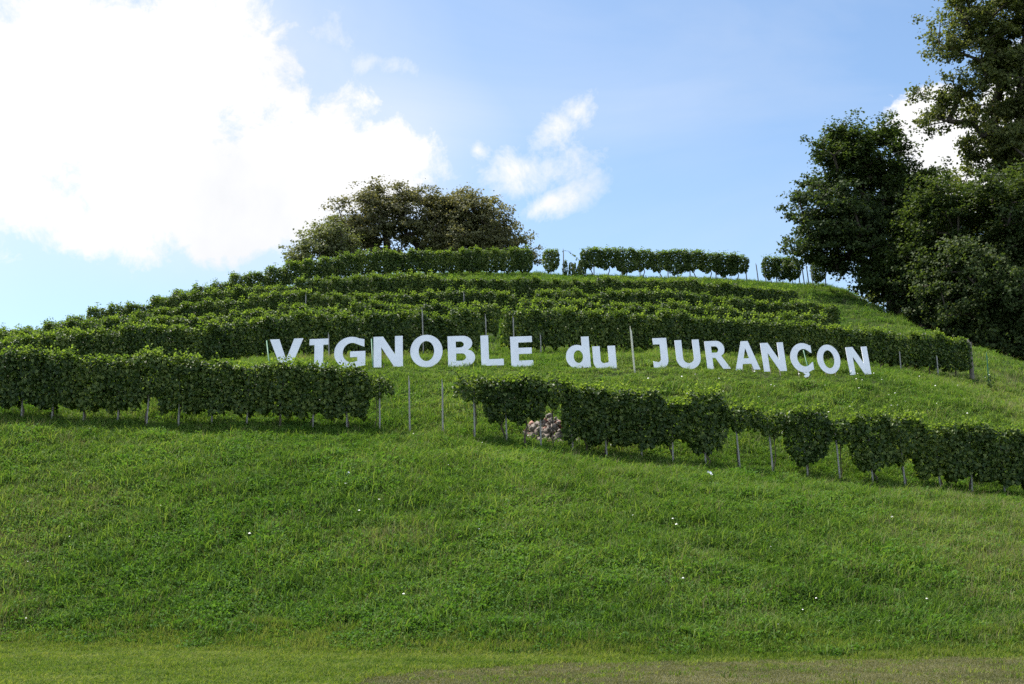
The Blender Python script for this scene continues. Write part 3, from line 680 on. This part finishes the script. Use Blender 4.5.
# stakes on the hilltop
tops = [(563.5, 1.75, 'bare dark stake on the skyline beside the lone small vine', 0), (594, 1.2, 'stake under the left end of the hilltop row', 0), (622, 1.2, None, 0), (640, 1.2, None, 0), (668, 1.2, None, 0), (690, 1.2, None, 0), (716, 1.2, None, 0),
        (747, 1.55, 'leaning stake at the right end of the long hilltop hedge', -5), (758.5, 1.3, 'bare leaning stake alone on the skyline between two clumps of vines', -6), (766, 1.2, 'stake left of the three skyline vines', -4), (777, 1.1, 'stake between the first two of the three skyline vines', -5),
        (800, 1.45, None, -5), (804.5, 1.45, None, -6), (809, 1.4, None, -6), (813, 1.4, None, -5), (826, 1.2, 'last stake of the skyline row, right of the lone vine', -3)]
b1 = 0; b2 = 0
for px, hg, lab, ln in tops:
    x, y, z = row_at(RIDB, px)
    if lab is None and px < 760: b1 += 1; lab = 'grey stake below the long hilltop row, %s of five from the left' % ordl(b1 - 1)
    elif lab is None: b2 += 1; lab = 'bare stake on the skyline, %s of four in a fan before the trees' % ordl(b2 - 1)
    make_stake(x, y - .1, hg, lab, 'stakes on the hilltop', (0, R(ln)), 'grey', .035)
# stakes seen among the second row
for px, hg, lab in ((424, 1.95, 'tall grey stake seen through the O of VIGNOBLE'), (487, 1.7, 'grey stake rising behind the L of VIGNOBLE'), (514.5, 1.7, 'grey stake rising behind the top of the E of VIGNOBLE'), (541, .9, 'short grey stake in the grass right of the E of VIGNOBLE'),
                    (899, .95, 'grey stake under the second row, first right of the sign'), (936, .9, 'grey stake under the second row, second right of the sign'), (330, 1.1, 'grey stake between the I and G of VIGNOBLE')):
    x, y, z = row_at(ROW2, px); make_stake(x, y - .33, hg, lab, 'stakes of the second row', (R(random.uniform(-2, 2)), R(-2)))
for px, hg, lab in ((306, 1.6, 'thin grey stake above the I of VIGNOBLE in the upper hedges'), (464, 1.6, 'thin grey stake in the gap of the fourth row')):
    x, y, z = row_at(ROW4, px); make_stake(x, y - .3, hg, lab, 'stakes of the upper rows', (0, 0))
x, y, z = row_at(ROW2, 972); make_stake(x, y - .05, 1.65, 'thick dark wooden post ending the second row at right', None, (0, R(-2)), 'dark', .10)
p_ = near(634, 371); make_stake(p_[0], p_[1] - .3, 1.62, 'pale cream stake leaning in the grass between du and JURANÇON', None, (R(6), R(-5)), 'pale', .036)
p_ = near(989, 386); make_stake(p_[0], p_[1], 1.35, 'thin green metal stake right of the dark end post', None, (0, R(-1)), 'green', .025)

# ------------------------------------------------------------------ sign letters
def arc(cx, cy, rx, ry, a0, a1, n_=20, e=1.0):
    r_ = []
    for i in range(n_ + 1):
        a = R(a0 + (a1 - a0) * i / n_); c, s_ = math.cos(a), math.sin(a)
        r_.append((cx + rx * math.copysign(abs(c) ** e, c), cy + ry * math.copysign(abs(s_) ** e, s_)))
    return r_
G = {}
G['V'] = [[(0, 1), (.31, 1), (.555, .30), (.80, 1), (1.1, 1), (.71, 0), (.40, 0)]]
G['I'] = [[(0, 1), (.62, 1), (.62, .80), (.455, .80), (.455, .2), (.62, .2), (.62, 0), (0, 0), (0, .2), (.165, .2), (.165, .80), (0, .80)]]
G['G'] = [[(.99, .68), (.99, .93)] + arc(.56, .5, .56, .525, 62, 298, 30) + [(1.02, .07), (1.02, .54), (.52, .54), (.52, .35), (.76, .35), (.76, .20)] + arc(.58, .5, .30, .325, 300, 62, 24)]
G['N'] = [[(0, 0), (0, 1), (.32, 1), (.72, .40), (.72, 1), (.98, 1), (.98, 0), (.69, 0), (.26, .65), (.26, 0)]]
G['O'] = [arc(.55, .5, .55, .525, 0, 358, 44), arc(.55, .5, .265, .325, 0, 358, 36)]
G['B'] = [[(0, 0), (0, 1), (.50, 1)] + arc(.50, .755, .32, .245, 80, -50, 12) + [(.66, .535)] + arc(.52, .29, .38, .29, 50, -85, 14) + [(.5, 0)],
          [(.27, .62), (.27, .82), (.42, .82)] + arc(.42, .72, .12, .10, 80, -85, 8) + [(.42, .62)], [(.27, .19), (.27, .43), (.44, .43)] + arc(.45, .31, .15, .12, 80, -85, 8) + [(.44, .19)]]
G['L'] = [[(0, 0), (0, 1), (.28, 1), (.28, .21), (.80, .21), (.80, 0)]]
G['E'] = [[(0, 0), (0, 1), (.78, 1), (.78, .80), (.28, .80), (.28, .62), (.75, .62), (.75, .42), (.28, .42), (.28, .20), (.78, .20), (.78, 0)]]
G['d'] = [[(.82, 0), (.82, 1.04), (.56, 1.04), (.56, .725)] + arc(.38, .375, .38, .395, 72, 288, 24) + [(.56, .07), (.56, 0)], arc(.42, .375, .16, .215, 0, 358, 24)]
G['u'] = [[(.80, 0), (.80, .75), (.54, .75), (.54, .24), (.50, .20)] + arc(.37, .30, .11, .115, 300, 180, 8) + [(.26, .75), (0, .75)] + arc(.26, .26, .26, .28, 180, 285, 12) + [(.54, .07), (.54, 0)]]
G['J'] = [[(.05, 1), (.58, 1), (.58, .30)] + arc(.28, .29, .30, .31, 0, -100, 14) + [(0, .02), (0, .24), (.08, .215)] + arc(.17, .31, .13, .12, 280, 360, 8) + [(.30, .79), (.05, .79)]]
G['U'] = [[(0, 1), (.27, 1), (.27, .38)] + arc(.485, .38, .215, .19, 180, 360, 16) + [(.70, 1), (.97, 1), (.97, .38)] + arc(.485, .38, .485, .40, 0, -180, 26) + [(0, .4)]]
G['R'] = [[(0, 0), (0, 1), (.48, 1)] + arc(.50, .71, .34, .29, 85, -40, 14) + [(.66, .47), (1.02, 0), (.69, 0), (.40, .40), (.27, .40), (.27, 0)], [(.27, .58), (.27, .81), (.42, .81)] + arc(.43, .695, .14, .115, 80, -85, 8) + [(.42, .58)]]
G['A'] = [[(0, 0), (.39, 1), (.70, 1), (1.09, 0), (.80, 0), (.73, .21), (.355, .21), (.285, 0)], [(.42, .40), (.665, .40), (.543, .76)]]
G['Ç'] = [[(.90, .66), (.90, .93)] + arc(.54, .5, .54, .525, 55, 305, 30) + [(.90, .06), (.90, .34), (.86, .33)] + arc(.57, .5, .29, .315, 310, 52, 24) + [(.86, .67)],
          [(.44, -.01), (.66, -.01), (.68, -.06), (.68, -.12), (.62, -.18), (.50, -.20), (.45, -.19), (.45, -.13), (.50, -.12), (.52, -.09), (.49, -.07), (.46, -.06)]]
def letter_mesh(ch, th=.03):
    cu = bpy.data.curves.new('c', 'CURVE'); cu.dimensions = '2D'; cu.fill_mode = 'BOTH'; cu.extrude = th / 2; cu.bevel_depth = 0
    for lp in G[ch]:
        sp = cu.splines.new('POLY'); sp.points.add(len(lp) - 1)
        for i, (a, b) in enumerate(lp): sp.points[i].co = (a, b, 0, 1)
        sp.use_cyclic_u = True
    to = bpy.data.objects.new('tmp', cu); COL.objects.link(to); bpy.context.view_layer.update()
    me = bpy.data.meshes.new_from_object(to.evaluated_get(bpy.context.evaluated_depsgraph_get())); bpy.data.objects.remove(to)
    me.materials.clear(); me.materials.append(M_white); return me
LETTERS = [('V', 269, 302.5, 339, 368.6, 'white letter V, the first of the word VIGNOBLE, base hidden by leaves'), ('I', 309, 328, 339, 369.3, 'white letter I with serifs in the word VIGNOBLE'),
           ('G', 334, 365.3, 337.8, 368, 'white letter G in the word VIGNOBLE'), ('N', 373.6, 403, 336.5, 367.2, 'white letter N in the word VIGNOBLE'),
           ('O', 410.5, 443, 335.7, 366.7, 'white letter O in the word VIGNOBLE'), ('B', 448.3, 475.5, 336, 366.7, 'white letter B in the word VIGNOBLE'),
           ('L', 481.5, 504, 335.3, 365.7, 'white letter L in the word VIGNOBLE'), ('E', 511.5, 533.5, 336.5, 366.8, 'white letter E ending the word VIGNOBLE'),
           ('d', 566.8, 591, 338.2, 368, 'white lowercase d in the word du'), ('u', 594, 617, 338.6, 369, 'white lowercase u in the word du'),
           ('J', 654, 669.3, 338.2, 368, 'white letter J starting the word JURANÇON'), ('U', 677.5, 702, 340, 368.8, 'white letter U in the word JURANÇON'),
           ('R', 707.5, 731, 341, 369.2, 'white letter R in the word JURANÇON'), ('A', 735.5, 760.5, 341.3, 370, 'white letter A in the word JURANÇON'),
           ('N', 764, 787, 342.8, 371.4, 'white letter N between A and Ç in JURANÇON'), ('Ç', 792.5, 814.5, 344, 372, 'white letter Ç with its cedilla in JURANÇON'),
           ('O', 819.5, 842.5, 345.5, 373.3, 'white letter O near the end of JURANÇON'), ('N', 850, 871.5, 347, 374.7, 'white letter N, the last letter of JURANÇON')]
TILT = R(18)
for ch, x0, x1, yt, yb, lab in LETTERS:
    pc = (x0 + x1) / 2; Y = np.interp(pc, [a[0] for a in LET], [a[2] for a in LET]); me = letter_mesh(ch)
    bx, by, bz = unproj(pc, yb, Y); xl = unproj(x0, yb, Y)[0]; xr = unproj(x1, yb, Y)[0]
    # cap height that spans the measured height once leaned back
    hcap = 1.0
    for _ in range(12):
        q_ = proj(bx, by + math.sin(TILT) * hcap, bz + math.cos(TILT) * hcap); hcap *= (yb - yt) / (yb - q_[1])
    if ch == 'u': pass
    co = np.array([v.co[:] for v in me.vertices]); w0, w1 = co[:, 0].min(), co[:, 0].max()
    sx = (xr - xl) / (w1 - w0)
    co[:, 0] = (co[:, 0] - (w0 + w1) / 2) * sx; co[:, 1] *= hcap
    me.vertices.foreach_set('co', co.astype(np.float32).ravel()); me.update()
    bz = max(bz, h(bx, by) - .02); e = empty('sign_letter', (bx, by, bz))
    Mx = Matrix.Rotation(math.pi / 2 - TILT, 4, 'X') @ Matrix.Rotation(R(2.6), 4, 'Z')
    e.rotation_euler = Mx.to_euler(); o_ = ob('letter_panel', me, e)
    for rpx, top_, nm_ in ((268, 1.25, 'V'), (372.4, 1.28, 'N'), (808.5, 1.0, 'Ç')):
        if ch == nm_ and x0 - 3 < rpx < x1 and (nm_ != 'N' or x0 < 400):
            mb = MB(); rx = (rpx - pc) / F * Y * 1.02; lx_ = {'V': -.09, 'N': -.03, 'Ç': -.05}[ch]
            mb.tube([(rx - lx_, -.15, -.06), (rx + lx_, top_ * .97, -.06)], [.028, .026], 6); ob('support_rod', mb.mesh('support_rod', [M_green], True), e)
    # the board's feet: two short pegs behind the letter, driven into the slope
    for sx_ in (-.18, .18):
        mb = MB(); mb.tube([(sx_, -.35, -.055), (sx_, .14, -.055)], [.018, .018], 6); ob('peg', mb.mesh('peg', [M_darkpost], True), e)
    tag(e, lab, 'letter', 'white letters of the hillside sign')

# ------------------------------------------------------------------ rubble pile
e = empty('rubble_pile', (rubx, ruby, h(rubx, ruby))); tag(e, 'pile of pale pinkish rubble showing under the lowest vine row', 'rubble')
for nm_, mt, cnt, sd_, in (('stones', M_stone, 420, 1), ('broken_bricks', M_brick, 90, 2)):
    r = np.random.default_rng(sd_); mb = MB()
    for i in range(cnt):
        a = r.random() * 6.28; q_ = math.sqrt(r.random()); px_, py_ = math.cos(a) * q_ * .95, math.sin(a) * q_ * .8
        pk = max(0, 1 - q_) * .75 + .04; zz = pk * r.random() ** .5; s_ = .03 + .085 * r.random() ** 2
        zz += float(H(rubx + px_, ruby + py_)[0]) - h(rubx, ruby)
        v = np.array([(a_, b_, c_) for a_ in (-1, 1) for b_ in (-1, 1) for c_ in (-1, 1)], float) * np.array([1, .75, .6]) * s_ * (1 + r.normal(0, .16, (8, 3)))
        Rm = np.array(Euler(r.random(3) * 6.28).to_matrix()); v = v @ Rm.T + [px_, py_, zz]
        mb.add(v, [[0, 1, 3, 2], [4, 6, 7, 5], [0, 4, 5, 1], [2, 3, 7, 6], [0, 2, 6, 4], [1, 5, 7, 3]])
    c_ = ob(nm_, mb.mesh(nm_, [mt]), e); c_['kind'] = 'stuff'
# two paper scraps
for (px, py), lab, sd_ in (((709, 480), 'crumpled white scrap lying in the grass below the R of JURANÇON', 1), ((349, 483), 'crumpled white scrap lying in the grass under the left hedge', 2)):
    X, Y, Z = near(px, py); r = np.random.default_rng(sd_); n_ = 6
    gx, gy = np.meshgrid(np.linspace(-.12, .12, n_), np.linspace(-.09, .09, n_)); v = np.stack([gx.ravel(), gy.ravel(), r.random(n_ * n_) * .07], 1)
    id_ = np.arange(n_ * n_).reshape(n_, n_); q = np.stack([id_[:-1, :-1], id_[:-1, 1:], id_[1:, 1:], id_[1:, :-1]], -1).reshape(-1, 4)
    o_ = ob('paper_scrap', mesh_np('paper_scrap', v, [q], [M_paper])); o_.location = (X, Y - .1, Z + .16); o_.rotation_euler = (.7, .1, sd_); tag(o_, lab, 'litter')

# ------------------------------------------------------------------ trees
def tree(name, lab, base, blobs, trunk_top, n_cl, per, leaf, lmat, seed, trunk_r=.35, cl_r=.75, lobes=1.0, group=None, inner=.55):
    """blobs: (x,y,z,rx,ry,rz) in metres, relative to nothing (world)"""
    r = np.random.default_rng(seed); B = np.array(base)
    vol = np.array([b[3] * b[4] * b[5] for b in blobs]) ** .8; vol /= vol.sum(); cl = []
    while len(cl) < n_cl:
        b = blobs[r.choice(len(blobs), p=vol)]; d = r.normal(0, 1, 3); d /= np.linalg.norm(d); rad = inner + (1 - inner) * r.random() ** .7
        rad *= 1 + .14 * math.sin(d[0] * 5 + seed + d[2] * 4) + r.normal(0, .05)
        c = np.array(b[:3]) + d * rad * np.array(b[3:6]); 
        if c[2] < float(H(c[0], c[1])[0]) + .5: continue
        cl.append(c)
    cl = np.array(cl)
    # limbs: grow from the trunk, nearest clusters first
    nodes = [B + np.array([0, 0, -.6]), B.copy()]; par = [-1, 0]; TT = np.array(trunk_top)
    for f_ in (.2, .4, .6, .8, 1.0): nodes.append(B + (TT - B) * f_ + r.normal(0, .12, 3)); par.append(len(nodes) - 2)
    order = np.argsort(np.linalg.norm(cl - (B + TT) / 2, axis=1)); ends = []
    for ci in order:
        c = cl[ci]; arr = np.array(nodes[3:]); dv = c - arr; d = np.linalg.norm(dv, axis=1)
        cost = d + .9 * np.maximum(0, -dv[:, 2]) ; j = int(np.argmin(cost)) + 3
        a = nodes[j]; dl = np.linalg.norm(c - a); ns = max(1, int(dl / .9)); prev = j
        for s_ in range(1, ns + 1):
            f_ = s_ / ns; p_ = a + (c - a) * f_ + (r.normal(0, .10, 3) if s_ < ns else 0) + np.array([0, 0, -.10 * math.sin(math.pi * f_) * dl * .5])
            nodes.append(p_); par.append(prev); prev = len(nodes) - 1
        ends.append(prev)
    load = np.zeros(len(nodes)); load[ends] = 1
    for i in range(len(nodes) - 1, 0, -1): load[par[i]] += load[i]
    rad = trunk_r * (np.maximum(load, .3) / load[0]) ** .46
    mb = MB()
    for i in range(1, len(nodes)):
        mb.tube([nodes[par[i]], nodes[i]], [rad[par[i]] if par[i] < 6 or rad[par[i]] < rad[i] * 1.6 else rad[i] * 1.3, rad[i]], 6 if rad[i] > .03 else 4, False)
    e = empty(name, tuple(B))
    def child(nm_, me):
        c_ = ob(nm_, me, e); c_.location = (0, 0, 0)
        co = np.empty(len(me.vertices) * 3, dtype=np.float32); me.vertices.foreach_get('co', co); co = co.reshape(-1, 3) - B.astype(np.float32); me.vertices.foreach_set('co', co.ravel()); me.update(); return c_
    child('trunk', mb.mesh('trunk', [M_bark], True))
    # leaves gathered in sprays
    nl = n_cl * per; sub = r.normal(0, 1, (n_cl, 7, 3)) * np.array([1, 1, .6]) * cl_r * .62
    ci = np.repeat(np.arange(n_cl), per); si = r.integers(0, 7, nl); cs = (.6 + .7 * r.random(n_cl))
    C = cl[ci] + sub[ci, si] * cs[ci, None] + r.normal(0, 1, (nl, 3)) * np.array([1, 1, .6]) * cl_r * .27 * cs[ci, None]
    mass = np.array([b[:3] for b in blobs]).mean(0)
    Nn = unit(C - mass) * .5 + np.array([0, 0, .7]) + r.normal(0, .55, (nl, 3)); tp = unit(C - mass) * .6 + r.normal(0, .8, (nl, 3)) + np.array([0, 0, -.5])
    v, q, t_ = leaves(C, Nn, tp, leaf * (.65 + .7 * r.random(nl)), .4, lobed=False, asp=1.25)
    mb = MB(); mb.add(v, q, t_); child('crown', mb.mesh('crown', [lmat]))
    tag(e, lab, 'tree', group); return e
def bl(px, py, Y, rx, ry, dep=None):
    x, y, z = unproj(px, py, Y); s_ = Y / F * 1.02; return (x, y, z, rx * s_, (dep or (rx + ry) / 2) * s_, ry * s_)
def gp(x, y): return (x, y, h(x, y))
X = lambda px, Y: unproj(px, 300, Y)[0]
tree('tall_tree', 'tallest tree at the right edge, olive-green open crown reaching past the top of the photo', gp(X(1015, 84), 84),
     [bl(1000, 10, 84, 62, 55), bl(965, 40, 83, 32, 42), bl(1000, 90, 84, 62, 42), bl(940, 108, 83, 32, 27), bl(1030, 150, 84, 60, 50), bl(985, 140, 84, 34, 28), bl(1070, 40, 86, 70, 80), bl(1010, -60, 85, 70, 60)],
     unproj(1020, 20, 84), 430, 250, .18, M_tree, 11, .5, .85, inner=.3)
tree('leafy_tree', 'broad dark tree left of the tallest one, its branches reaching over the skyline vines', gp(X(895, 84), 84),
     [bl(850, 160, 83, 36, 36), bl(868, 150, 84, 44, 30), bl(820, 212, 82, 36, 40), bl(850, 240, 82, 42, 36), bl(905, 185, 84, 42, 34), bl(895, 235, 83, 55, 55), bl(812, 245, 81, 16, 18)],
     unproj(880, 200, 83), 330, 250, .17, M_treeB, 12, .4, .8, inner=.35)
tree('round_tree', 'dense dark green tree at the right edge in front of the tallest tree', gp(X(1010, 77), 77),
     [bl(1000, 225, 77, 62, 50), bl(950, 215, 78, 40, 40), bl(1050, 230, 77, 70, 75), bl(975, 290, 76, 55, 50), bl(1030, 320, 75, 55, 50)],
     unproj(1005, 240, 77), 420, 250, .17, M_treeB, 13, .4, .8, inner=.4)
tree('low_tree', 'low dark bushy tree between the broad tree and the grass slope', gp(X(925, 79.5), 79.5),
     [bl(915, 275, 80, 48, 36), bl(950, 300, 79, 50, 40), bl(885, 280, 81, 30, 26), bl(985, 335, 76, 45, 32), bl(935, 318, 79, 35, 26)],
     unproj(930, 280, 80), 330, 200, .17, M_treeB, 14, .25, .7, inner=.3)
tree('background_tree', 'dark tree standing behind the others at right, filling the gaps between them', gp(X(960, 92), 92),
     [bl(950, 240, 92, 70, 60), bl(1030, 230, 92, 80, 90), bl(910, 300, 92, 50, 40), bl(1000, 330, 90, 70, 40)], unproj(960, 240, 92), 330, 160, .22, M_tree, 15, .4, 1.0, inner=.2)
g_ = 'oaks on top of the hill'
Yt = 103
tree('oak_tree', 'rounded brownish-green oak on the hilltop, left-centre of the clump and tallest', gp(X(392, Yt), Yt),
     [bl(372, 212, Yt, 30, 26), bl(405, 215, Yt, 30, 28), bl(345, 232, Yt, 28, 24), bl(395, 245, Yt, 50, 26), bl(432, 214, Yt, 24, 24), bl(392, 200, Yt, 22, 16), bl(352, 216, Yt, 20, 18), bl(375, 197, Yt, 14, 12), bl(435, 240, Yt, 24, 24), bl(440, 205, Yt, 20, 18)], unproj(385, 225, Yt), 190, 200, .16, M_oak, 21, .35, .8, group=g_, inner=.3)
tree('oak_tree', 'dark brownish-green oak on the hilltop at the right end of the clump', gp(X(470, Yt), Yt),
     [bl(470, 212, Yt, 32, 25), bl(447, 218, Yt + 1, 20, 24), bl(492, 228, Yt, 26, 24), bl(465, 245, Yt, 48, 26), bl(515, 245, Yt, 20, 16), bl(528, 256, Yt, 14, 10), bl(478, 196, Yt, 12, 9)], unproj(470, 225, Yt), 190, 200, .16, M_oak, 22, .35, .8, group=g_, inner=.3)
tree('pale_tree', 'pale yellow-green small tree sloping down the left side of the hilltop clump', gp(X(325, 99), 99),
     [bl(328, 236, 99, 22, 20), bl(303, 253, 98, 16, 13), bl(338, 250, 99, 22, 16)], unproj(328, 245, 99), 80, 150, .16, M_pale, 23, .2, .7, inner=.3)
# tall weed clump next to the green stake
p_ = near(991, 394); r = np.random.default_rng(9); n_ = 120
C = np.stack([r.normal(0, .10, n_), r.normal(0, .10, n_), r.random(n_) * .75], 1)
v, q, t_ = leaves(C, r.normal(0, 1, (n_, 3)) + [0, 0, .6], r.normal(0, 1, (n_, 3)), .06 + .05 * r.random(n_)); mb = MB(); mb.add(v, q, t_)
mb.tube([(0, 0, -.1), (0, 0, .8)], [.012, .006], 4)
o_ = ob('tall_weed', mb.mesh('tall_weed', [M_vine])); o_.location = p_; tag(o_, 'narrow dark weed at the foot of the green stake', 'weed')
